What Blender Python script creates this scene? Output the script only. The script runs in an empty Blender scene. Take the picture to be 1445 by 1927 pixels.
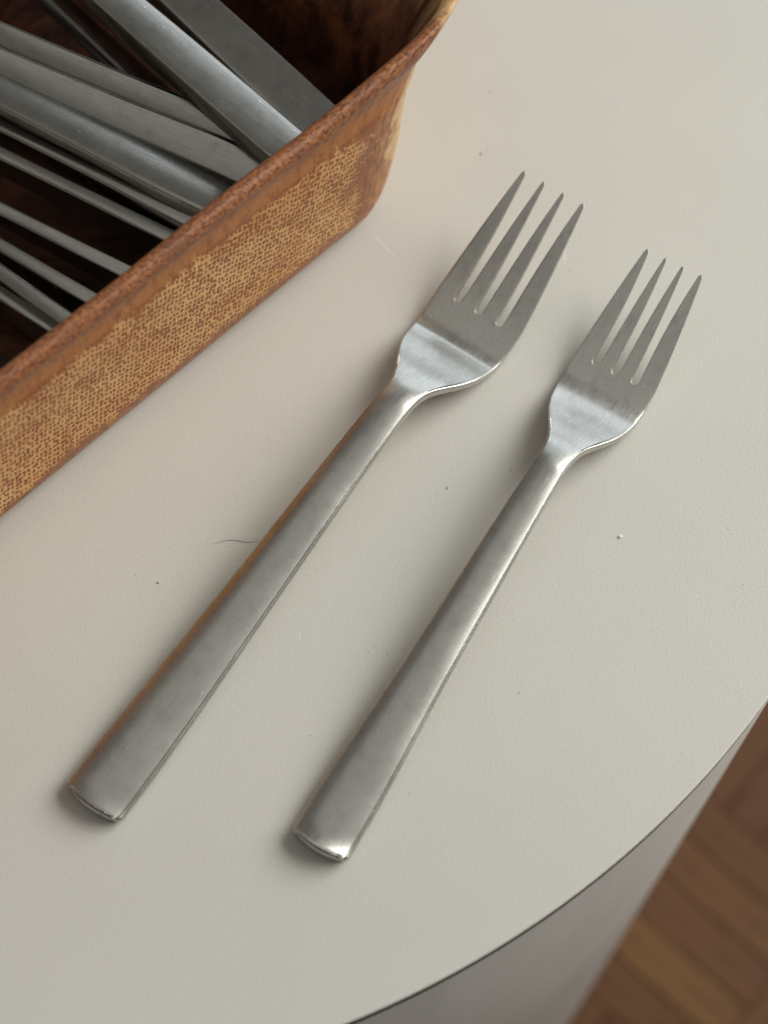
import bpy, bmesh, math, random
from mathutils import Vector, Matrix, noise
random.seed(7)
R = math.radians
S = bpy.context.scene
COL = S.collection

# ------------------------------------------------------------------ camera
cam_d = bpy.data.cameras.new('camera')
cam = bpy.data.objects.new('camera', cam_d); COL.objects.link(cam)
cam.location = (0, 0, 0.364)
cam.rotation_euler = (R(25.4), 0, 0)
cam_d.sensor_width = 36; cam_d.lens = 59.78
cam_d.clip_start = 0.01; cam_d.clip_end = 20
cam_d.dof.use_dof = True
cam_d.dof.focus_distance = 0.400
cam_d.dof.aperture_fstop = 8.5
S.camera = cam

# ------------------------------------------------------------------ light
w = bpy.data.worlds.new('World'); S.world = w; w.use_nodes = True
bg = w.node_tree.nodes['Background']
bg.inputs[0].default_value = (1.0, 0.97, 0.91, 1); bg.inputs[1].default_value = 0.14

def area(name, az, el, dist, sx, sy, power, col, aim=(0.02, 0.2, 0.0)):
    l = bpy.data.lights.new(name, 'AREA'); l.shape = 'RECTANGLE'
    l.size = sx; l.size_y = sy; l.energy = power; l.color = col
    o = bpy.data.objects.new(name, l); COL.objects.link(o)
    d = Vector((math.cos(R(el)) * math.cos(R(az)), math.cos(R(el)) * math.sin(R(az)), math.sin(R(el))))
    o.location = Vector(aim) + d * dist
    o.rotation_euler = d.to_track_quat('Z', 'Y').to_euler()
    return o
area('window_light', 20, 37, 1.9, 1.6, 1.25, 46, (1.0, 1.0, 0.96))
area('far_window_light', 66, 19, 2.0, 1.3, 0.8, 4.4, (0.80, 0.90, 1.0))
# light bounced off the ceiling above the table
lc = bpy.data.lights.new('ceiling_light', 'AREA'); lc.shape = 'RECTANGLE'; lc.size = 2.75; lc.size_y = 1.85
lc.energy = 4.0; lc.color = (1.0, 0.99, 0.94)
oc = bpy.data.objects.new('ceiling_light', lc); COL.objects.link(oc); oc.location = (0.47, 0.05, 1.8)

S.render.engine = 'CYCLES'
S.view_settings.view_transform = 'Standard'
try: S.view_settings.look = 'None'
except Exception: pass
S.view_settings.exposure = 0.02; S.view_settings.gamma = 1.0
S.view_settings.use_curve_mapping = False
S.cycles.max_bounces = 8

# ------------------------------------------------------------------ node helpers
class NT:
    def __init__(s, name):
        s.m = bpy.data.materials.new(name); s.m.use_nodes = True
        s.t = s.m.node_tree; s.n = s.t.nodes; s.b = s.n['Principled BSDF']
    def new(s, typ, ins=None, **kw):
        nd = s.n.new(typ)
        for k, v in kw.items(): setattr(nd, k, v)
        for k, v in (ins or {}).items(): s.put(nd.inputs[k], v)
        return nd
    def put(s, sock, v):
        if hasattr(v, 'is_output'): s.t.links.new(v, sock)
        else:
            if isinstance(v, (tuple, list)) and len(v) == 3 and sock.type == 'RGBA': v = (*v, 1)
            sock.default_value = v
    def math(s, op, a, b=0.0, c=0.0, clamp=False):
        nd = s.n.new('ShaderNodeMath'); nd.operation = op; nd.use_clamp = clamp
        s.put(nd.inputs[0], a); s.put(nd.inputs[1], b); s.put(nd.inputs[2], c)
        return nd.outputs[0]
    def ss(s, x, lo, hi):
        nd = s.n.new('ShaderNodeMapRange'); nd.interpolation_type = 'SMOOTHSTEP'
        s.put(nd.inputs[0], x); s.put(nd.inputs[1], lo); s.put(nd.inputs[2], hi)
        return nd.outputs[0]
    def ramp(s, x, lo, hi, a, b):
        nd = s.n.new('ShaderNodeMapRange')
        for i, v in enumerate((x, lo, hi, a, b)): s.put(nd.inputs[i], v)
        return nd.outputs[0]
    def mix(s, f, a, b):
        nd = s.n.new('ShaderNodeMix'); nd.data_type = 'RGBA'
        s.put(nd.inputs[0], f); s.put(nd.inputs[6], a); s.put(nd.inputs[7], b)
        return nd.outputs[2]
    def coord(s, kind='Object', scale=(1, 1, 1)):
        tc = s.n.new('ShaderNodeTexCoord'); mp = s.n.new('ShaderNodeMapping')
        s.t.links.new(tc.outputs[kind], mp.inputs[0]); mp.inputs['Scale'].default_value = scale
        return mp.outputs[0]
    def noise(s, vec, scale, detail=3, rough=0.5, dist=0.0):
        return s.new('ShaderNodeTexNoise', {'Vector': vec, 'Scale': scale, 'Detail': detail, 'Roughness': rough, 'Distortion': dist}).outputs[0]
    def bump(s, h, strength, dist, normal=None):
        nd = s.new('ShaderNodeBump', {'Height': h, 'Strength': strength, 'Distance': dist})
        if normal is not None: s.put(nd.inputs['Normal'], normal)
        return nd.outputs[0]
    def out(s, **kw):
        for k, v in kw.items(): s.put(s.b.inputs[k.replace('_', ' ')], v)
        return s.m

# ------------------------------------------------------------------ materials
def mat_laminate(name, col, seed):
    n = NT(name); v = n.coord('Object')
    big = n.noise(v, 9 + seed, 3, 0.5)
    grain = n.noise(v, 3000, 2, 0.6)
    peel = n.noise(v, 1350, 2, 0.5)
    c = n.mix(n.ramp(big, 0.3, 0.7, 0, 1), tuple(x * 0.97 for x in col), tuple(x * 1.03 for x in col))
    c = n.mix(n.ramp(grain, 0.35, 0.65, 0, 0.13), c, tuple(x * 0.72 for x in col))
    vo = n.new('ShaderNodeTexVoronoi', {'Vector': v, 'Scale': 75.0})
    rnd = n.new('ShaderNodeSeparateColor', {0: vo.outputs['Color']})
    fl = n.math('MULTIPLY', n.math('LESS_THAN', vo.outputs['Distance'], 0.018), n.math('GREATER_THAN', rnd.outputs[0], 0.90))
    c = n.mix(n.math('MULTIPLY', fl, 0.55), c, (0.12, 0.10, 0.085))
    h = n.math('ADD', n.math('MULTIPLY', peel, 0.7), n.math('MULTIPLY', grain, 0.3))
    smear = n.noise(v, 26, 4, 0.6)
    return n.out(Base_Color=c, Roughness=n.ramp(smear, 0.3, 0.7, 0.34, 0.54), Normal=n.bump(h, 0.22, 0.0004), **{'Specular_IOR_Level': 0.35})

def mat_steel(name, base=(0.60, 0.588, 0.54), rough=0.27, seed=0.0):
    n = NT(name); v0 = n.coord('Object')
    v = n.new('ShaderNodeVectorMath', {0: v0, 1: (seed, seed * .7, 0)}, operation='ADD').outputs[0]
    lng = n.new('ShaderNodeVectorMath', {0: v, 1: (90, 2600, 900)}, operation='MULTIPLY').outputs[0]
    brush = n.noise(lng, 1.0, 3, 0.6)
    crs = n.new('ShaderNodeVectorMath', {0: v, 1: (1500, 260, 700)}, operation='MULTIPLY').outputs[0]
    cross = n.noise(crs, 1.0, 2, 0.6)
    mott = n.noise(v, 330, 4, 0.65)
    cloud = n.noise(v, 75, 4, 0.6, 0.6)
    vo = n.new('ShaderNodeTexVoronoi', {'Vector': n.new('ShaderNodeVectorMath', {0: v, 1: (260, 900, 260)}, operation='MULTIPLY').outputs[0], 'Scale': 1.0})
    rr = n.new('ShaderNodeSeparateColor', {0: vo.outputs['Color']})
    nick = n.math('MULTIPLY', n.math('LESS_THAN', vo.outputs['Distance'], 0.16), n.math('GREATER_THAN', rr.outputs[0], 0.93))
    c = n.mix(n.ramp(cloud, 0.35, 0.7, 0, 1), tuple(x * 0.95 for x in base), tuple(x * 1.03 for x in base))
    c = n.mix(n.ramp(mott, 0.50, 0.72, 0, 0.42), c, tuple(x * 0.62 for x in base))
    c = n.mix(n.ramp(brush, 0.35, 0.7, 0, 0.26), c, tuple(x * 0.6 for x in base))
    c = n.mix(n.math('MULTIPLY', nick, 0.5), c, (0.85, 0.84, 0.82))
    r = n.math('ADD', n.ramp(cloud, 0.3, 0.7, rough - 0.02, rough + 0.03), n.ramp(brush, 0.3, 0.7, -0.03, 0.05))
    h = n.math('ADD', n.math('MULTIPLY', brush, 0.6), n.math('ADD', n.math('MULTIPLY', cross, 0.25), n.math('MULTIPLY', mott, 0.5)))
    return n.out(Base_Color=c, Metallic=1.0, Roughness=r, Normal=n.bump(h, 0.07, 0.0001))

def mat_glaze():
    """Outside of the dish: runny brown glaze over a tan body, woven dot relief on the side panels. UV is in millimetres:
    u along the wall from the middle of the front side, v up the profile."""
    n = NT('brown_stoneware_glaze')
    tc = n.n.new('ShaderNodeTexCoord'); uv = tc.outputs['UV']
    sep = n.new('ShaderNodeSeparateXYZ', {0: uv}); u, vv = sep.outputs[0], sep.outputs[1]
    big = n.noise(uv, 0.035, 4, 0.6, 0.4)
    med = n.noise(uv, 0.13, 4, 0.65, 0.5)
    fine = n.noise(uv, 0.55, 4, 0.7)
    spk = n.noise(uv, 1.7, 3, 0.7)
    warp = n.new('ShaderNodeTexNoise', {'Vector': uv, 'Scale': 0.5, 'Detail': 2}).outputs['Color']
    wv = n.new('ShaderNodeVectorMath', {0: warp, 1: (0.5, 0.5, 0.5)}, operation='SUBTRACT').outputs[0]
    wv = n.new('ShaderNodeVectorMath', {0: wv, 1: (1.5, 1.5, 0)}, operation='MULTIPLY').outputs[0]
    p = n.new('ShaderNodeVectorMath', {0: uv, 1: wv}, operation='ADD').outputs[0]
    p = n.new('ShaderNodeMapping', {'Vector': p, 'Rotation': (0, 0, R(14)), 'Scale': (1 / 1.22, 1 / 1.85, 1)}).outputs[0]
    vo = n.new('ShaderNodeTexVoronoi', {'Vector': p, 'Scale': 1.0, 'Randomness': 0.38}, voronoi_dimensions='2D')
    size = n.ramp(med, 0.3, 0.72, 0.24, 0.47)
    dot = n.math('SUBTRACT', 1.0, n.ss(n.math('ADD', vo.outputs['Distance'], n.ramp(spk, 0.3, 0.7, -0.10, 0.10)), n.math('SUBTRACT', size, 0.08), n.math('ADD', size, 0.06)))
    # panel mask
    a = n.m.node_tree.nodes.new('ShaderNodeAttribute'); a.attribute_name = 'panel'
    pan = a.outputs['Fac']
    wob = n.math('ADD', n.ramp(fine, 0.3, 0.7, -0.30, 0.30), n.ramp(med, 0.35, 0.65, 0.20, -0.34))
    panel = n.ss(n.math('ADD', pan, wob), 0.20, 0.72)
    ridge = n.math('SUBTRACT', n.ss(pan, 0.08, 0.35), n.ss(pan, 0.45, 0.85))          # dark glaze pooled along the panel border
    tan = n.mix(n.ramp(big, 0.35, 0.65, 0, 1), (0.68, 0.345, 0.125), (0.78, 0.47, 0.20))
    tan = n.mix(n.ramp(fine, 0.45, 0.75, 0, 0.55), tan, (0.36, 0.13, 0.035))
    dark = n.mix(fine, (0.19, 0.056, 0.022), (0.34, 0.108, 0.036))
    brown = n.mix(n.ramp(fine, 0.3, 0.7, 0, 1), (0.23, 0.072, 0.028), (0.47, 0.165, 0.052))
    # outside the panel: streaky orange-brown
    strk = n.noise(n.new('ShaderNodeVectorMath', {0: uv, 1: (0.55, 0.22, 1)}, operation='MULTIPLY').outputs[0], 1.0, 5, 0.7, 0.4)
    plain = n.mix(n.ss(strk, 0.36, 0.62), (0.19, 0.062, 0.025), (0.50, 0.205, 0.066))
    plain = n.mix(n.ramp(med, 0.40, 0.62, 0, 0.45), plain, (0.36, 0.14, 0.048))
    plain = n.mix(n.math('MULTIPLY', ridge, n.ramp(spk, 0.35, 0.65, 0.45, 0.95)), plain, dark)
    cv = n.m.node_tree.nodes.new('ShaderNodeAttribute'); cv.attribute_name = 'cove'
    plain = n.mix(n.math('MULTIPLY', n.ss(cv.outputs['Fac'], 0.2, 0.8), n.ramp(strk, 0.35, 0.65, 0.35, 0.95)), plain, n.mix(fine, (0.46, 0.20, 0.075), (0.34, 0.128, 0.048)))
    # rim bead: speckled dark brown, thin pale crackle line
    b = n.m.node_tree.nodes.new('ShaderNodeAttribute'); b.attribute_name = 'bead'
    bead = n.ss(n.math('ADD', b.outputs['Fac'], n.ramp(fine, 0.3, 0.7, -0.25, 0.25)), 0.35, 0.65)
    rsp = n.noise(uv, 1.0, 5, 0.75)
    rimc = n.mix(n.ss(rsp, 0.40, 0.58), (0.135, 0.044, 0.021), (0.39, 0.155, 0.060))
    rimc = n.mix(n.ramp(med, 0.45, 0.7, 0, 0.6), rimc, (0.15, 0.062, 0.042))
    plain = n.mix(bead, plain, rimc)
    # pale thin glaze at the corner flare
    k = n.m.node_tree.nodes.new('ShaderNodeAttribute'); k.attribute_name = 'pale'
    pale = n.ss(n.math('ADD', k.outputs['Fac'], n.ramp(med, 0.3, 0.7, -0.45, 0.45)), 0.35, 0.75)
    plain = n.mix(n.math('MULTIPLY', pale, 0.9), plain, n.mix(n.ramp(fine, 0.4, 0.7, 0, 1), (0.68, 0.47, 0.23), (0.50, 0.26, 0.10)))
    cells = n.mix(dot, tan, dark)
    cells = n.mix(n.math('MULTIPLY', n.ramp(med, 0.50, 0.66, 0, 1), n.ramp(fine, 0.36, 0.60, 0, 0.6)), cells, brown)
    col = n.mix(panel, plain, cells)
    h = n.math('ADD', n.math('MULTIPLY', n.math('MULTIPLY', dot, panel), -0.7), n.math('ADD', n.math('MULTIPLY', fine, 0.5), n.math('MULTIPLY', spk, 0.35)))
    rough = n.math('ADD', n.ramp(fine, 0.3, 0.7, 0.32, 0.48), n.math('MULTIPLY', panel, 0.14))
    return n.out(Base_Color=col, Roughness=rough, Normal=n.bump(h, 0.5, 0.00035), **{'Specular_IOR_Level': 0.36})

def mat_glaze_inside():
    n = NT('shaded_inner_glaze'); v = n.coord('UV')
    st = n.noise(n.new('ShaderNodeVectorMath', {0: v, 1: (0.10, 0.06, 1)}, operation='MULTIPLY').outputs[0], 1.0, 5, 0.65, 0.6)
    fine = n.noise(v, 0.6, 4, 0.7)
    k = n.m.node_tree.nodes.new('ShaderNodeAttribute'); k.attribute_name = 'pale'
    c = n.mix(n.ramp(st, 0.35, 0.68, 0, 1), (0.020, 0.006, 0.004), (0.12, 0.040, 0.019))  # brown glaze, darkened so the colour carries the shade inside the dish
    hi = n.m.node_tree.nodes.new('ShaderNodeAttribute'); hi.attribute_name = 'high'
    c = n.mix(hi.outputs['Fac'], c, n.mix(n.ss(st, 0.34, 0.66), (0.055, 0.016, 0.008), (0.27, 0.09, 0.038)))  # painted shade gives way to lighter glaze up the wall
    c = n.mix(n.ramp(fine, 0.6, 0.8, 0, 0.25), c, (0.30, 0.14, 0.07))
    pl = n.ss(n.math('ADD', k.outputs['Fac'], n.ramp(st, 0.3, 0.7, -0.5, 0.5)), 0.35, 0.9)
    c = n.mix(n.math('MULTIPLY', pl, 0.85), c, n.mix(st, (0.42, 0.31, 0.15), (0.25, 0.10, 0.035)))
    return n.out(Base_Color=c, Roughness=0.5, Normal=n.bump(fine, 0.25, 0.0003), **{'Specular_IOR_Level': 0.3})

def mat_wood(name, base):
    n = NT(name); v = n.coord('Object')
    lng = n.new('ShaderNodeVectorMath', {0: v, 1: (14, 190, 60)}, operation='MULTIPLY').outputs[0]
    g = n.noise(lng, 1.0, 5, 0.6, 0.8)
    c = n.mix(n.ramp(g, 0.3, 0.7, 0, 1), tuple(x * 0.6 for x in base), tuple(x * 1.3 for x in base))
    return n.out(Base_Color=c, Roughness=0.6, Normal=n.bump(g, 0.1, 0.0005), **{'Specular_IOR_Level': 0.2})

def mat_plain(name, col, rough=0.6):
    n = NT(name); v = n.coord('Object'); f = n.noise(v, 400, 3)
    return n.out(Base_Color=n.mix(f, tuple(x * 0.75 for x in col), tuple(min(1, x * 1.2) for x in col)), Roughness=rough)

M = dict(
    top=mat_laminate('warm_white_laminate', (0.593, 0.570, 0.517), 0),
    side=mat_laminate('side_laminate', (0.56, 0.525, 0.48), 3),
    core=mat_plain('brown_board_core', (0.055, 0.034, 0.022), 0.8),
    steelA=mat_steel('satin_steel', seed=0.0), steelB=mat_steel('satin_steel_worn', seed=0.37),
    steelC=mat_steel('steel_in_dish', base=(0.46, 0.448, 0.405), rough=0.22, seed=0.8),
    glaze=mat_glaze(), inner=mat_glaze_inside(),
    gap=mat_plain('dark_floor_joint', (0.02, 0.011, 0.007), 0.7),
    hair=mat_plain('hair', (0.03, 0.02, 0.015), 0.5),
    crumb=mat_plain('pale_crumb', (0.86, 0.82, 0.70), 0.7),
    dust=mat_plain('dark_dust', (0.14, 0.12, 0.10), 0.8),
    lint=mat_plain('pale_lint', (0.85, 0.83, 0.80), 0.7),
    scuff=mat_plain('pale_scuff', (0.86, 0.84, 0.80), 0.5),
)
WOODS = [mat_wood('oak_strip_%d' % i, c) for i, c in enumerate([(0.108, 0.046, 0.018), (0.122, 0.055, 0.020), (0.145, 0.069, 0.023), (0.102, 0.042, 0.017), (0.115, 0.050, 0.020)])]

# ------------------------------------------------------------------ object helpers
def link(name, me, parent=None, m=None):
    o = bpy.data.objects.new(name, me); COL.objects.link(o)
    if parent: o.parent = parent
    if m is not None and me is not None and not me.materials: me.materials.append(m)
    return o
def tag(o, label=None, cat=None, group=None, kind=None):
    for k, v in (('label', label), ('category', cat), ('group', group), ('kind', kind)):
        if v: o[k] = v
    return o
def empty(name, loc=(0, 0, 0)):
    o = bpy.data.objects.new(name, None); COL.objects.link(o); o.location = loc
    o.empty_display_size = 0.01
    return o
def mesh(name, vs, fs, smooth=True):
    me = bpy.data.meshes.new(name); me.from_pydata(vs, [], fs); me.update()
    if smooth: me.polygons.foreach_set('use_smooth', [True] * len(me.polygons))
    return me
def submesh(name, full_v, full_n, faces):
    """A piece of a continuous surface: keeps the normals of the whole so no seam shows."""
    used = sorted({i for f in faces for i in f}); mp = {i: k for k, i in enumerate(used)}
    me = mesh(name, [full_v[i] for i in used], [[mp[i] for i in f] for f in faces])
    me.normals_split_custom_set_from_vertices([full_n[i] for i in used])
    return me, used
def interp(tab):
    """smooth monotone-ish cubic through a table"""
    xs = [a for a, b in tab]; ys = [b for a, b in tab]; k = len(xs)
    d = [(ys[i + 1] - ys[i]) / (xs[i + 1] - xs[i]) for i in range(k - 1)]
    m = [d[0]] + [0 if d[i - 1] * d[i] <= 0 else 2 * d[i - 1] * d[i] / (d[i - 1] + d[i]) for i in range(1, k - 1)] + [d[-1]]
    def f(x):
        if x <= xs[0]: return ys[0]
        if x >= xs[-1]: return ys[-1]
        i = max(j for j in range(k - 1) if xs[j] <= x)
        h = xs[i + 1] - xs[i]; t = (x - xs[i]) / h
        return ((2*t**3 - 3*t*t + 1) * ys[i] + (t**3 - 2*t*t + t) * h * m[i] + (-2*t**3 + 3*t*t) * ys[i + 1] + (t**3 - t*t) * h * m[i + 1])
    return f
def sstep(a, b, x):
    t = max(0.0, min(1.0, (x - a) / (b - a))); return t * t * (3 - 2 * t)

# ------------------------------------------------------------------ cutlery surfaces (millimetres in, metres out)
def solid_from_plan(plan, faces, ztop, zbot, redge, rings=4):
    """plan: list of (x, y); closes a sheet of quads into a solid with rounded edges."""
    cnt = {}
    for f in faces:
        for i in range(len(f)):
            e = (f[i], f[(i + 1) % len(f)]); cnt[e] = cnt.get(e, 0) + 1
    bnd = [e for e in cnt if (e[1], e[0]) not in cnt]
    nxt = {a: b for a, b in bnd}; prv = {b: a for a, b in bnd}
    nrm = {}
    for v in nxt:
        a = Vector(plan[prv[v]]); b = Vector(plan[nxt[v]]); p = Vector(plan[v])
        n1 = Vector(((p - a).y, -(p - a).x)).normalized(); n2 = Vector(((b - p).y, -(b - p).x)).normalized()
        q = n1 + n2
        nrm[v] = q.normalized() if q.length > 1e-6 else n1
    V = []; top = {}; bot = {}
    for i, (x, y) in enumerate(plan):
        if i in nrm:
            r = min(redge(i), 0.45 * (ztop(i) - zbot(i)))
            px, py = x - nrm[i].x * r, y - nrm[i].y * r
        else: px, py = x, y
        top[i] = len(V); V.append((px, py, ztop(i)))
        bot[i] = len(V); V.append((px, py, zbot(i)))
    F = [[top[i] for i in f] for f in faces] + [[bot[i] for i in reversed(f)] for f in faces]
    src = [f for f in faces] + [f for f in faces]
    ring = {}
    for v in nrm:
        x, y = plan[v]; zt, zb = ztop(v), zbot(v); r = min(redge(v), 0.45 * (zt - zb)); n = nrm[v]
        cx, cy = x - n.x * r, y - n.y * r; L = [top[v]]
        for k in range(1, rings + 1):
            a = math.pi / 2 * k / rings
            L.append(len(V)); V.append((cx + n.x * r * math.sin(a), cy + n.y * r * math.sin(a), zt - r * (1 - math.cos(a))))
        for k in range(0, rings):
            a = math.pi / 2 * (1 - k / rings)
            L.append(len(V)); V.append((cx + n.x * r * math.sin(a), cy + n.y * r * math.sin(a), zb + r * (1 - math.cos(a))))
        L.append(bot[v]); ring[v] = L
    for a, b in bnd:
        A, B = ring[a], ring[b]
        for k in range(len(A) - 1):
            F.append([A[k], A[k + 1], B[k + 1], B[k]]); src.append((a, b))
    return V, F, src

def fork_mesh(P):
    """returns dict part -> mesh. x runs from the handle end to the tips."""
    Wf = interp(P['width']); Zf = interp(P['z']); Tf = interp(P['thick']); Df = interp(P['dome'])
    xs, xt, rg = P['slot'], P['tip'], P['gap'] / 2
    half = Wf(xs) / 2
    gc = P['gap_centres']                                            # e.g. (-6, 0, 6)
    edges = [-half]
    for g in gc: edges += [g - rg, g + rg]
    edges.append(half)                                               # 8 column borders: tine gap tine gap tine gap tine
    nt, ng = 6, 8
    cols = []                                                        # (y at slot row, strip index, local position -1..1)
    for s in range(7):
        k = nt if s % 2 == 0 else ng
        for j in range(k + (1 if s == 6 else 0)):
            t = j / k
            cols.append((edges[s] + (edges[s + 1] - edges[s]) * t, s, 2 * t - 1))
    rows = [0, .25, .6, 1.1, 1.7, 2.4, 3.2, 4.2, 5.5, 7, 9]
    x = 12.0
    xk = P['neck']
    while x < xk - 6: rows.append(x); x += 3.5
    n = 46
    rows += [xk - 6 + (xs - (xk - 6)) * i / n for i in range(n + 1)]
    plan = []; grid = {}
    reg = []
    cr = 1.7
    for ri, xr in enumerate(rows):
        hw = Wf(xr) / 2
        if xr < cr: hw = hw - cr + math.sqrt(max(0, cr * cr - (cr - xr) ** 2))
        for ci, (y0, s, l) in enumerate(cols):
            v = y0 / half; xx = xr + 1.0 * v * v * math.exp(-xr / 9) - 0.0
            if s % 2 == 1 and xr > xs - 6:
                xx = xr - rg * math.sqrt(max(0, 1 - l * l)) * (xr - (xs - 6)) / 6
            grid[ri, ci] = len(plan); plan.append((xx, v * hw)); reg.append(('b', abs(v)))
    faces = []
    nc = len(cols)
    for ri in range(len(rows) - 1):
        for ci in range(nc - 1): faces.append([grid[ri, ci], grid[ri + 1, ci], grid[ri + 1, ci + 1], grid[ri, ci + 1]])
    tine_faces = []
    start = 0
    tn = 30
    for ti in range(4):
        s = ti * 2
        c0 = next(i for i, c in enumerate(cols) if c[1] == s)
        ids = list(range(c0, c0 + nt + 1))
        yc0 = (edges[s] + edges[s + 1]) / 2; h0 = (edges[s + 1] - edges[s]) / 2; yc1 = P['tip_y'][ti]
        prev = [grid[len(rows) - 1, c] for c in ids]; mine = []
        for r in range(1, tn + 1):
            t = 1 - (1 - r / tn) ** 1.35
            xx = xs + (xt - xs) * t
            hh = h0 * (1 - P['taper'] * t ** P['tpow'])
            rem = xt - xx; rt = 0.9
            if rem < rt: hh *= math.sqrt(max(0.0, 1 - ((rt - rem) / rt) ** 2)) * 0.8 + 0.2
            bow = P['bow'] * math.sin(math.pi * min(1, t)) * (yc0 / half)
            yc = yc0 + (yc1 - yc0) * t + bow
            cur = []
            for j in range(nt + 1):
                cur.append(len(plan)); plan.append((xx, yc + hh * (2 * j / nt - 1))); reg.append(('t', hh))
            for j in range(nt): f = [prev[j], cur[j], cur[j + 1], prev[j + 1]]; faces.append(f); mine.append(tuple(f))
            prev = cur
        tine_faces.append(set(i for f in mine for i in f) - set(grid[len(rows) - 1, c] for c in ids))
    def up(i):
        x, y = plan[i]; k, q = reg[i]
        v = min(1.0, abs(y) / (Wf(x) / 2 + 1e-6)) if k == 'b' else 0.5 * q / h0
        d = Df(x) * v ** 2.3 + 0.35 * v * v * max(0, 1 - x / 10) ** 1.5 if k == 'b' else Df(x)
        e = -P['lip'] * max(0, 1 - x / 6.5) ** 2                         # the handle end turns up into a small lip
        return Zf(x) + Tf(x) / 2 - d - e
    def lo(i):
        x, y = plan[i]; k, q = reg[i]
        v = min(1.0, abs(y) / (Wf(x) / 2 + 1e-6)) if k == 'b' else 0.0
        return Zf(x) - Tf(x) / 2 + 0.25 * Df(x) * v ** 2 + 0.7 * P['lip'] * max(0, 1 - x / 6.5) ** 2
    def re(i):
        k, q = reg[i]; x = plan[i][0]
        return min(0.13, 0.4 * q) if k == 't' else 0.12 if (x > xs - 4 and q < 0.93) else P['round'] * (1.5 - 1.1 * sstep(xk - 4, xk + 24, x)) + 0.6 * max(0, 1 - x / 6)
    V, F, src = solid_from_plan(plan, faces, up, lo, re)
    V = [(a / 1000, b / 1000, c / 1000) for a, b, c in V]
    full = mesh('fork_full', V, F)
    N = [tuple(a.vector) for a in full.vertex_normals]
    parts = {'handle': [], 'head': [], 'tine0': [], 'tine1': [], 'tine2': [], 'tine3': []}
    for f, sr in zip(F, src):
        key = None
        for ti in range(4):
            if any(i in tine_faces[ti] for i in sr): key = 'tine%d' % ti
        if key is None:
            cx = sum(plan[i][0] for i in sr) / len(sr); key = 'handle' if cx < xk + 4 else 'head'
        parts[key].append(f)
    out = {k: submesh('fork_' + k, V, N, fs)[0] for k, fs in parts.items()}
    bpy.data.meshes.remove(full)
    return out

def fork_thing(parts, m, name='fork'):
    t = empty(name)
    for k in parts:
        if not parts[k].materials: parts[k].materials.append(m)
    link('handle', parts['handle'], t)
    hd = link('head', parts['head'], t)
    for i in range(4): link('tine', parts['tine%d' % i], hd)
    return t

FORK_A = dict(
    width=[(0, 15.5), (12, 15.4), (22, 14.9), (32, 14.3), (42, 13.5), (52, 12.7), (62, 12.0), (72, 11.3), (82, 10.6), (92, 9.9), (100, 9.4), (108, 8.9), (114, 8.6), (118, 8.6), (121, 9.2), (124, 10.9), (128, 15.0), (132, 19.0), (136, 21.7), (140, 22.9), (144, 23.6), (148, 24.1), (153, 24.3), (190, 24.3)],
    z=[(0, 1.9), (4, 2.0), (15, 2.7), (30, 4.0), (60, 7.2), (90, 10.4), (105, 11.6), (114, 11.9), (120, 11.2), (126, 9.2), (132, 6.4), (137, 4.15), (140.5, 2.45), (142.5, 1.72), (144.2, 1.6), (147, 2.0), (150, 2.85), (154, 4.3), (162, 8.0), (172, 13.2), (180, 17.4), (186, 20.4)],
    thick=[(0, 3.6), (10, 3.7), (40, 3.3), (90, 3.7), (114, 4.0), (124, 3.2), (134, 2.4), (145, 2.0), (155, 1.8), (170, 1.5), (186, 0.9)],
    dome=[(0, 1.1), (20, 1.4), (60, 1.4), (100, 0.9), (116, 0.55), (124, 0.3), (132, 0.18), (145, 0.10), (186, 0.05)],
    slot=153.0, tip=184.6, gap=2.0, gap_centres=(-6.15, 0.0, 6.15), tip_y=(-8.5, -2.85, 2.85, 8.5),
    taper=0.80, tpow=1.75, bow=-0.15, neck=118.0, round=0.5, lip=0.65)
FORK_B = dict(
    width=[(0, 14.0), (12, 13.9), (22, 13.2), (32, 12.2), (42, 11.2), (52, 10.5), (62, 9.9), (72, 9.3), (82, 8.7), (92, 8.1), (100, 7.6), (104, 7.5), (108, 8.1), (112, 10.2), (116, 14.2), (120, 18.0), (124, 20.3), (128, 21.3), (132, 21.7), (138, 21.8), (170, 21.6)],
    z=[(0, 1.9), (4, 2.0), (15, 2.9), (30, 4.6), (60, 7.8), (85, 10.2), (96, 10.9), (102, 11.0), (108, 10.0), (114, 7.6), (120, 4.9), (125, 2.75), (128.3, 1.75), (130, 1.5), (131.8, 1.5), (134, 1.9), (138, 3.0), (145, 5.8), (154, 10.2), (160, 13.2), (166, 16.2)],
    thick=[(0, 3.6), (10, 3.7), (40, 3.2), (80, 3.6), (102, 3.8), (112, 3.0), (122, 2.2), (132, 1.8), (142, 1.6), (155, 1.3), (166, 0.85)],
    dome=[(0, 1.1), (20, 1.3), (60, 1.2), (90, 0.7), (104, 0.45), (112, 0.25), (120, 0.16), (132, 0.10), (166, 0.05)],
    slot=138.0, tip=165.2, gap=2.0, gap_centres=(-5.35, 0.0, 5.35), tip_y=(-7.25, -2.35, 2.35, 7.25),
    taper=0.80, tpow=2.0, bow=-0.25, neck=105.0, round=0.45, lip=1.15)

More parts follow.
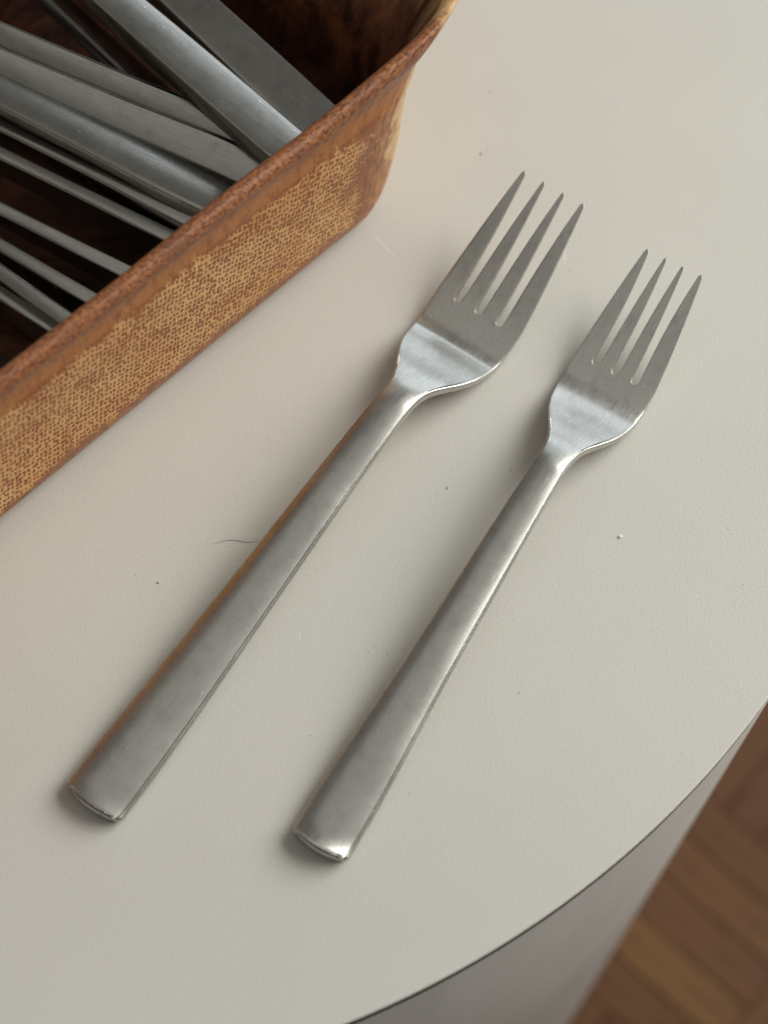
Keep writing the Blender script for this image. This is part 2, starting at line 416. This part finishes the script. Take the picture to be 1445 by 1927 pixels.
def knife_mesh(length=185.0, hlen=95.0):
    """slender table knife: squared handle and a plain blade."""
    Wf = interp([(0, 12.5), (20, 12.3), (60, 11.0), (hlen - 6, 9.6), (hlen, 9.4), (hlen + 8, 13), (hlen + 20, 15.5), (length - 25, 15.0), (length - 8, 11), (length, 3.5)])
    Tf = interp([(0, 5.0), (50, 5.2), (hlen - 4, 4.8), (hlen + 4, 2.4), (hlen + 14, 1.7), (length, 1.2)])
    rows = [0, .4, 1, 2, 3.5, 6] + [9 + (length - 9) * i / 60 for i in range(61)]
    cols = [-1 + 2 * i / 12 for i in range(13)]
    plan = []
    for x in rows:
        hw = Wf(x) / 2
        if x < 2: hw = hw - 2 + math.sqrt(4 - (2 - x) ** 2)
        for v in cols: plan.append((x, v * hw))
    nc = len(cols)
    faces = [[i * nc + j, i * nc + j + 1, (i + 1) * nc + j + 1, (i + 1) * nc + j] for i in range(len(rows) - 1) for j in range(nc - 1)]
    faces = [list(reversed(f)) for f in faces]
    up = lambda i: Tf(plan[i][0]) / 2 - 0.25 * (plan[i][1] / (Wf(plan[i][0]) / 2)) ** 2
    lo = lambda i: -Tf(plan[i][0]) / 2
    V, F, src = solid_from_plan(plan, faces, up, lo, lambda i: 0.55)
    V = [(a / 1000, b / 1000, c / 1000) for a, b, c in V]
    full = mesh('knife_full', V, F); N = [tuple(a.vector) for a in full.vertex_normals]
    H = []; B = []
    for f, sr in zip(F, src):
        (H if sum(plan[i][0] for i in sr) / len(sr) < hlen else B).append(f)
    bpy.data.meshes.remove(full)
    return {'handle': submesh('knife_handle', V, N, H)[0], 'blade': submesh('knife_blade', V, N, B)[0]}

# ================================================================== SETTING
TC = Vector((-0.089, 0.261)); TR = 0.2211; FZ = -0.48
def disc_ring(profile, seg=256):
    vs = []; fs = []
    for r, z in profile:
        for i in range(seg):
            a = 2 * math.pi * i / seg; vs.append((r * math.cos(a), r * math.sin(a), z))
    for k in range(len(profile) - 1):
        for i in range(seg):
            j = (i + 1) % seg; fs.append([k * seg + i, k * seg + j, (k + 1) * seg + j, (k + 1) * seg + i])
    return vs, fs
table = empty('round_table', (TC.x, TC.y, FZ))
tag(table, 'round drum table with off-white laminate top and pale curved side', 'table')
def tpart(name, profile, m, cap=None, smooth=True):
    vs, fs = disc_ring(profile)
    if cap == 'top': fs.append(list(range(256)))
    me = mesh(name, vs, fs, smooth)
    if cap == 'top': me.polygons[len(me.polygons) - 1].use_smooth = False
    o = link(name, me, table, m); o.location.z = -FZ
    return o
bev = [(TR - 0.00045, 0.0), (TR - 0.00020, -0.00006), (TR - 0.00006, -0.0002), (TR, -0.0004), (TR, -0.0006), (TR - 0.002, -0.0007)]
top = tpart('table_top', [(b[0], b[1]) for b in bev][::1], M['top'], None)
# flat top face as its own ring-free sheet
me = top.data; bm = bmesh.new(); bm.from_mesh(me); bm.verts.ensure_lookup_table()
f = bm.faces.new([bm.verts[i] for i in range(256)]); f.smooth = False
bmesh.ops.recalc_face_normals(bm, faces=bm.faces); bm.to_mesh(me); bm.free()
rnd = random.Random(3)
core_prof = [(TR - 0.00006, -0.0005), (TR - 0.00006, -0.0052)]
tpart('edge_seam', core_prof, M['core'])
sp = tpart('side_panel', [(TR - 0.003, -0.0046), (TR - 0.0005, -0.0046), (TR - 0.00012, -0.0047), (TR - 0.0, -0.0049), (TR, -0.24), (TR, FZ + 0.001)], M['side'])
for v in sp.data.vertices:
    if v.co.z > -0.006: v.co.z += 0.0005 * noise.noise(Vector((v.co.x * 160, v.co.y * 160, 0))) + 0.0003 * noise.noise(Vector((v.co.x * 700, v.co.y * 700, 3)))

# floor: mosaic parquet of short strips
floor = link('floor', mesh('floor', [(-1.6, -1.2, FZ - 0.006), (1.6, -1.2, FZ - 0.006), (1.6, 1.8, FZ - 0.006), (-1.6, 1.8, FZ - 0.006)], [[0, 1, 2, 3]], False), None, M['gap'])
tag(floor, kind='structure')
SW, SL = 0.0232, 0.116
def strip_mesh(m):
    bm = bmesh.new(); bmesh.ops.create_cube(bm, size=1)
    bmesh.ops.scale(bm, vec=(SL - 0.0003, SW - 0.0003, 0.006), verts=bm.verts)
    bmesh.ops.bevel(bm, geom=[e for e in bm.edges if all(v.co.z > 0 for v in e.verts)], offset=0.0003, segments=1, affect='EDGES')
    me = bpy.data.meshes.new('strip'); bm.to_mesh(me); bm.free(); me.materials.append(m); return me
strips = [strip_mesh(m) for m in WOODS]
fa = R(-43.5); fd = Vector((math.cos(fa), math.sin(fa))); fn = Vector((-fd.y, fd.x))
F0 = Vector((0.1149, 0.1602)) + fd * 0.061                         # a tile corner on the floor: end of the strips, lower side of the amber one
pick = random.Random(11)
for ti in range(-2, 3):
    for tj in range(-2, 3):
        ctr = F0 + fd * (SL * (ti - 0.5)) + fn * (SL * (tj + 0.5) - SW)
        if (ctr - Vector((0.22, 0.17))).length > 0.30: continue
        along = (ti + tj) % 2 == 0
        for k in range(5):
            off = (k - 2) * SW
            p = ctr + (fn if along else fd) * off
            idx = pick.choice([0, 0, 1, 3, 4])
            if ti == 0 and tj == 0: idx = [0, 2, 4, 1, 0][k]
            o = link('strip', strips[idx], floor)
            o.location = (p.x, p.y, FZ - 0.003 + pick.uniform(-.0003, .0003)); o.rotation_euler.z = fa + (0 if along else math.pi / 2)

# ================================================================== DISH
DC = Vector((-0.1415, 0.2544)); DA = math.atan2(0.705, 0.709)
def build_dish():
    a, b, r = 123.5, 100.0, 26.0
    LUG = 17.5
    # perimeter (counter-clockwise from the middle of the front wall)
    per = []
    def seg(p, q, n):
        for i in range(n):
            t = i / n; per.append((p[0] + (q[0] - p[0]) * t, p[1] + (q[1] - p[1]) * t, nn[0], nn[1]))
    def arc(cx, cy, a0, n):
        for i in range(n):
            t = math.radians(a0 + 90 * i / n); per.append((cx + r * math.cos(t), cy + r * math.sin(t), math.cos(t), math.sin(t)))
    nn = (0, -1); seg((0, -b), (a - r, -b), 40); arc(a - r, -b + r, -90, 20)
    nn = (1, 0); seg((a, -b + r), (a, b - r), 60); arc(a - r, b - r, 0, 20)
    nn = (0, 1); seg((a - r, b), (-a + r, b), 80); arc(-a + r, b - r, 90, 20)
    nn = (-1, 0); seg((-a, b - r), (-a, -b + r), 60); arc(-a + r, -b + r, 180, 20)
    nn = (0, -1); seg((-a + r, -b), (0, -b), 40)
    n = len(per); s = 0; arcl = [0]
    for i in range(n):
        p, q = per[i], per[(i + 1) % n]; s += math.hypot(q[0] - p[0], q[1] - p[1]); arcl.append(s)
    # profile: (offset inward, z, flare weight, zone)
    prof = [(60, 2.0, 0, 'o'), (12, 2.0, 0, 'o'), (10.5, 0.3, 0, 'o'), (9.0, 0.0, 0, 'o'), (7.0, 0.3, 0, 'o'), (5.2, 1.2, 0, 'o'), (3.9, 2.8, 0, 'o'), (3.1, 5.0, 0, 'o'), (2.6, 8, 0, 'o'),
            (2.3, 12, 0, 'o'), (2.0, 17, .0, 'o'), (1.6, 22, .0, 'o'), (1.2, 27, .01, 'o'), (0.8, 32, .03, 'o'), (0.4, 36, .06, 'o'), (0.1, 40, .11, 'o'), (-0.1, 43, .17, 'o'), (-0.1, 45.5, .22, 'o'),
            (0.35, 47.2, .27, 'o'), (0.75, 48.6, .33, 'o'), (0.7, 50.0, .42, 'o'), (0.4, 51.6, .52, 'o'), (-0.1, 52.8, .62, 'o'), (-0.7, 53.8, .73, 'r'), (-1.1, 54.8, .84, 'r'), (-1.1, 55.8, .93, 'r'),
            (-0.7, 56.7, .98, 'r'), (-0.1, 57.35, 1, 'r'), (0.5, 57.7, 1, 'r'), (1.5, 57.7, 1, 'r'), (2.4, 57.3, .99, 'r'), (3.1, 56.5, .97, 'i'), (3.6, 55.0, .93, 'i'), (4.0, 52.5, .85, 'i'), (4.6, 48, .66, 'i'), (5.2, 43, .46, 'i'),
            (5.9, 37, .25, 'i'), (6.5, 31, .10, 'i'), (7.3, 25, .02, 'i'), (8.3, 19, 0, 'i'), (9.8, 14, 0, 'i'), (12.5, 10, 0, 'i'), (16.5, 7.6, 0, 'i'), (22, 6.6, 0, 'i'), (60, 6.3, 0, 'i')]
    vl = [0]
    for k in range(1, len(prof)): vl.append(vl[-1] + math.hypot(prof[k][0] - prof[k - 1][0], prof[k][1] - prof[k - 1][1]))
    V = []; UV = []; A = {'panel': [], 'bead': [], 'pale': [], 'cove': [], 'high': []}
    rn = noise
    for k, (o, z, wf, zone) in enumerate(prof):
        for i in range(n):
            x, y, nx, ny = per[i]
            wf = max(0.0, min(1.0, (z - 38) / 19.5)) ** 2.0
            ramp = sstep(a - 50, a - 13, abs(x))
            d = LUG * ramp * wf * (1 if x > 0 else -1)
            rr = 1.0
            bulge = o
            if abs(nx) > 0.02 and abs(ny) > 0.02: bulge += 3.0 * math.sin(2 * math.atan2(abs(ny), abs(nx))) * max(0, 1 - z / 22) ** 1.8 * (zone == 'o')
            if o < 0: bulge = o * (1 - 0.75 * ramp)               # the bead thins out along the lug
            if o > 30:
                # floor / foot: shrink towards the middle
                px, py = x * 0.45, y * 0.45
            else:
                px, py = x - bulge * nx, y - bulge * ny
            wob = 0.45 * rn.noise(Vector((x * .02, y * .02, z * .03))) * (1 if 3 < z else 0)
            px += d + nx * wob; py += ny * wob
            zz = z + (2.5 * wf * ramp * (1 if z > 30 else 0)) + 0.4 * rn.noise(Vector((x * .03, y * .03, 5))) * sstep(30, 50, z)
            V.append((px / 1000, py / 1000, zz / 1000))
            UV.append((arcl[i] if i <= n // 2 + 9999 else arcl[i], vl[k]))
            out = zone != 'i'
            # distance to panel border in mm, along the wall and up it
            edge_u = min(a - 31 - abs(x), 99) if abs(ny) > .98 else (min(b - 16 - abs(y), 99) if abs(nx) > .98 else -5)
            edge_v = min((z - 7.5) * 0.7, 45.5 - z)
            A['panel'].append(max(0, min(1, 0.5 + min(edge_u / 15, edge_v / 4.5))) if out else 0)
            A['cove'].append(sstep(45.5, 47.5, z) * (1 - sstep(50.0, 52.0, z)) if zone == 'o' else 0)
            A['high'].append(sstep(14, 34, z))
            A['bead'].append(1.0 if zone == 'r' else 0.0)
            corner = sstep(a - 27, a - 11, abs(x)) * (1 if abs(y) > b - r - 12 else .7)
            A['pale'].append(min(1, corner * (0.85 + 0.35 * sstep(14, 48, z))) if out else 0.75 * ramp * sstep(40, 57, z))
    K = len(prof)
    F = []; Z = []; fuv = []
    for k in range(K - 1):
        for i in range(n):
            j = (i + 1) % n
            F.append([k * n + i, k * n + j, (k + 1) * n + j, (k + 1) * n + i]); Z.append(prof[k][3] if prof[k][3] != 'r' or prof[k + 1][3] != 'i' else 'r')
            u0, u1 = arcl[i], arcl[i + 1]
            fuv.append(((u0, vl[k]), (u1, vl[k]), (u1, vl[k + 1]), (u0, vl[k + 1])))
    F.append(list(range(n))[::-1]); Z.append('o'); fuv.append(tuple((V[i][0] * 1000, V[i][1] * 1000) for i in list(range(n))[::-1]))
    base = (K - 1) * n
    F.append([base + i for i in range(n)]); Z.append('i'); fuv.append(tuple((V[base + i][0] * 1000, V[base + i][1] * 1000) for i in range(n)))
    full = mesh('dish_full', V, F); N = [tuple(q.vector) for q in full.vertex_normals]
    bpy.data.meshes.remove(full)
    dish = empty('baking_dish', (DC.x, DC.y, 0.0)); dish.rotation_euler.z = DA
    tag(dish, 'brown glazed stoneware baking dish with woven dot relief, filled with cutlery', 'baking dish')
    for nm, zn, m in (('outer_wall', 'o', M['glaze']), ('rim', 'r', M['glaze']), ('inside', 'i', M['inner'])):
        idx = [q for q in range(len(F)) if Z[q] == zn]
        me, used = submesh(nm, V, N, [F[q] for q in idx])
        uvl = me.uv_layers.new(name='UVMap')
        c = 0
        for q in idx:
            for uvp in fuv[q]: uvl.data[c].uv = uvp; c += 1
        for an, vals in A.items():
            at = me.attributes.new(an, 'FLOAT', 'POINT')
            at.data.foreach_set('value', [vals[i] for i in used])
        link(nm, me, dish, m)
    return dish
dish = build_dish()

# ================================================================== FORKS ON THE TABLE
pa = fork_mesh(FORK_A); pb = fork_mesh(FORK_B)
fA = fork_thing(pa, M['steelA']); tag(fA, 'long satin steel dinner fork lying beside the brown dish', 'fork')
fB = fork_thing(pb, M['steelB']); tag(fB, 'shorter satin steel fork lying nearest the curved table edge', 'fork')
fA.location = (-0.0643, 0.1004, 0.0004); fA.rotation_euler.z = R(54.95)
fB.location = (-0.0148, 0.0908, 0.0004); fB.rotation_euler.z = R(58.9)

# ================================================================== CUTLERY IN THE DISH
def copy_tree(o, parent=None):
    c = o.copy(); COL.objects.link(c); c.parent = parent
    for ch in o.children: copy_tree(ch, c)
    return c
FORK_C = dict(FORK_B, dome=[(a, b * 0.5) for a, b in FORK_B['dome']], thick=[(a, b * 1.18) for a, b in FORK_B['thick']], round=0.3); pc = fork_mesh(FORK_C)
kn = knife_mesh()
def lay(o, end, az, tilt, roll):
    d = Vector((math.cos(R(tilt)) * math.cos(R(az)), math.cos(R(tilt)) * math.sin(R(az)), math.sin(R(tilt))))
    up = Vector((0, 0, 1)); y = up.cross(d).normalized(); z = d.cross(y)
    m = Matrix((d, y, z)).transposed() @ Matrix.Rotation(R(roll), 3, 'X')
    o.location = end; o.rotation_euler = m.to_euler()
proto_f = None; proto_k = None
def piece(kind, end, az, tilt, roll, label):
    global proto_f, proto_k
    if kind == 'fork':
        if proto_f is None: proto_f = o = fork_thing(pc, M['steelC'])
        else: o = copy_tree(proto_f)
        tag(o, label, 'fork', 'cutlery piled in the brown dish')
    else:
        if proto_k is None:
            proto_k = o = empty('table_knife')
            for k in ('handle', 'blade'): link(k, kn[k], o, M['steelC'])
        else: o = copy_tree(proto_k)
        tag(o, label, 'knife', 'cutlery piled in the brown dish')
    lay(o, end, az, tilt, roll)
    return o
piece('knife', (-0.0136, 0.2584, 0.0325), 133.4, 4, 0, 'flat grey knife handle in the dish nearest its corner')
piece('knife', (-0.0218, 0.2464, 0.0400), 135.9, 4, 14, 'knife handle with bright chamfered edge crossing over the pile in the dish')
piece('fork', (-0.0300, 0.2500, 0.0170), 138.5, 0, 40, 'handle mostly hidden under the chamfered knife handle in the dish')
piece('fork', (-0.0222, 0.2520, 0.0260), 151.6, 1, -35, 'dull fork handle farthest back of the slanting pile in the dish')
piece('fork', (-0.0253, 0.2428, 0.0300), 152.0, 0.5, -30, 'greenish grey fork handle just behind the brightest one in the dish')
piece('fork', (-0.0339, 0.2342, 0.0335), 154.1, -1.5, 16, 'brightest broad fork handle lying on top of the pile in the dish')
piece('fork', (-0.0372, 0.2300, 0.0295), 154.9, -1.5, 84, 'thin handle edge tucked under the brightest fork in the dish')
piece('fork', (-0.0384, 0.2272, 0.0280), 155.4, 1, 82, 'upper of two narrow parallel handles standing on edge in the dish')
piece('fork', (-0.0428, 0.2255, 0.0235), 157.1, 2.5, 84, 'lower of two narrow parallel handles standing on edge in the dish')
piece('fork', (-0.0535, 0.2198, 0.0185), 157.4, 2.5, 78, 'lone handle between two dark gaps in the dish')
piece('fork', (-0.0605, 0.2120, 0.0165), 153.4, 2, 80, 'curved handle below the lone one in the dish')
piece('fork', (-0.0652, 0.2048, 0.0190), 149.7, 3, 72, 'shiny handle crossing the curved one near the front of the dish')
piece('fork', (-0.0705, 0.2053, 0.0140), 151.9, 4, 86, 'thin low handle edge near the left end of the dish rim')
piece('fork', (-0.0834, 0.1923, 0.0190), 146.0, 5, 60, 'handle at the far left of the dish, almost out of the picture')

# ================================================================== SMALL THINGS ON THE TABLE
def tube(name, pts, rad, m, seg=6):
    vs = []; fs = []
    for k, p in enumerate(pts):
        q = pts[min(k + 1, len(pts) - 1)]; o = pts[max(k - 1, 0)]
        d = (Vector(q) - Vector(o)).normalized(); sd = d.cross(Vector((0, 0, 1))).normalized(); u2 = sd.cross(d)
        rr = rad * (1 - 0.6 * abs(2 * k / (len(pts) - 1) - 1) ** 2)
        for i in range(seg):
            a = 2 * math.pi * i / seg; vs.append(tuple(Vector(p) + sd * rr * math.cos(a) + u2 * rr * math.sin(a)))
    for k in range(len(pts) - 1):
        for i in range(seg):
            j = (i + 1) % seg; fs.append([k * seg + i, k * seg + j, (k + 1) * seg + j, (k + 1) * seg + i])
    return link(name, mesh(name, vs, fs), None, m)
fx = interp([(-0.0402, 0.1643), (-0.0383, 0.16505), (-0.0363, 0.1655), (-0.0340, 0.1653), (-0.0321, 0.1649), (-0.029, 0.1653)])
h = tube('hair', [(-0.0402 + 0.0125 * i / 24, fx(-0.0402 + 0.0125 * i / 24), 0.0001) for i in range(25)], 0.000045, M['hair'])
tag(h, 'short dark hair lying against the long fork handle', 'hair')

def blob(bm, x, y, r, st=1.0, ang=0.0):
    g = bmesh.ops.create_icosphere(bm, subdivisions=1, radius=r)
    for v in g['verts']:
        c = v.co * (1 + 0.35 * noise.noise(v.co * 3000 + Vector((x * 999, y * 999, 0))))
        X = c.x * st; Y = c.y
        v.co = Vector((X * math.cos(ang) - Y * math.sin(ang) + x, X * math.sin(ang) + Y * math.cos(ang) + y, max(0.00004, c.z * 0.6 + r * 0.5)))
bm = bmesh.new(); blob(bm, 0, 0, 0.00045, 1.2, 0.4); me = bpy.data.meshes.new('crumb'); bm.to_mesh(me); bm.free()
cr = link('crumb', me, None, M['crumb']); cr.location = (0.0556, 0.1664, 0)
tag(cr, 'tiny pale crumb on the table right of the shorter fork', 'crumb')

bm = bmesh.new(); rd = random.Random(5)
dark = [(-0.0525, 0.1546, .0002, 1.8, -.4), (0.0150, 0.1791, .00012, 4, 1.5), (-0.0035, 0.1375, .00013, 1, 0), (-0.0020, 0.1386, .00013, 1, 0), (0.0008, 0.1370, .00014, 1, 0), (0.0012, 0.1345, .00012, 1, 0), (0.0255, 0.2771, .0002, 2.8, 1.1), (0.0272, 0.2786, .00012, 2.2, .4), (0.0285, 0.2975, .00015, 1.4, .4)]
for q in dark: blob(bm, *q)
for i in range(46):
    x = rd.uniform(-.09, .13); y = rd.uniform(.07, .30)
    if (Vector((x, y)) - TC).length < TR - .003: blob(bm, x, y, rd.uniform(.00005, .00012), rd.choice([1, 1, 1.5, 3]), rd.uniform(0, 3))
nd = len(bm.faces)
for i in range(34):
    x = rd.uniform(-.09, .13); y = rd.uniform(.07, .30)
    if (Vector((x, y)) - TC).length < TR - .003: blob(bm, x, y, rd.uniform(.00006, .00013), rd.choice([1, 1, 2, 4]), rd.uniform(0, 3))
bm.faces.ensure_lookup_table()
for i, f in enumerate(bm.faces): f.material_index = 0 if i < nd else 1
me = bpy.data.meshes.new('dust'); bm.to_mesh(me); bm.free(); me.materials.append(M['dust']); me.materials.append(M['lint'])
ds = link('dust_specks', me); tag(ds, 'scattered dust and lint specks on the off-white table top', 'dust', kind='stuff')

def scuff(pts, wd):
    vs = []; fs = []
    for k, (x, y) in enumerate(pts):
        q = pts[min(k + 1, len(pts) - 1)]; o = pts[max(k - 1, 0)]
        d = Vector((q[0] - o[0], q[1] - o[1])).normalized(); ww = wd * (0.15 + math.sin(math.pi * (k + .3) / (len(pts) - .4)))
        vs += [(x - d.y * ww - TC.x, y + d.x * ww - TC.y, 0.00003), (x + d.y * ww - TC.x, y - d.x * ww - TC.y, 0.00003)]
        if k: fs.append([2 * k - 2, 2 * k - 1, 2 * k + 1, 2 * k])
    link('scratch', mesh('scratch', vs, fs), top, M['scuff'])
scuff([(-0.0044 + 0.0081 * t / 8, 0.2536 - 0.0098 * t / 8) for t in range(9)], 0.00009)
scuff([(0.0463, 0.2474), (0.0462, 0.2460), (0.0459, 0.2443), (0.0458, 0.2427)], 0.00011)
scuff([(-0.0196, 0.1425), (-0.0193, 0.1415), (-0.0194, 0.1400)], 0.00008)

rq = random.Random(21)
for i in range(7):
    x = rq.uniform(-0.06, 0.10); y = rq.uniform(0.08, 0.24); an = rq.uniform(0, 3.1); L = rq.uniform(0.003, 0.011); cv = rq.uniform(-.15, .15)
    pts = [(x + L * t / 6 * math.cos(an + cv * t / 6), y + L * t / 6 * math.sin(an + cv * t / 6)) for t in range(7)]
    if all((Vector(p) - TC).length < TR - .004 for p in pts): scuff(pts, 0.00003)
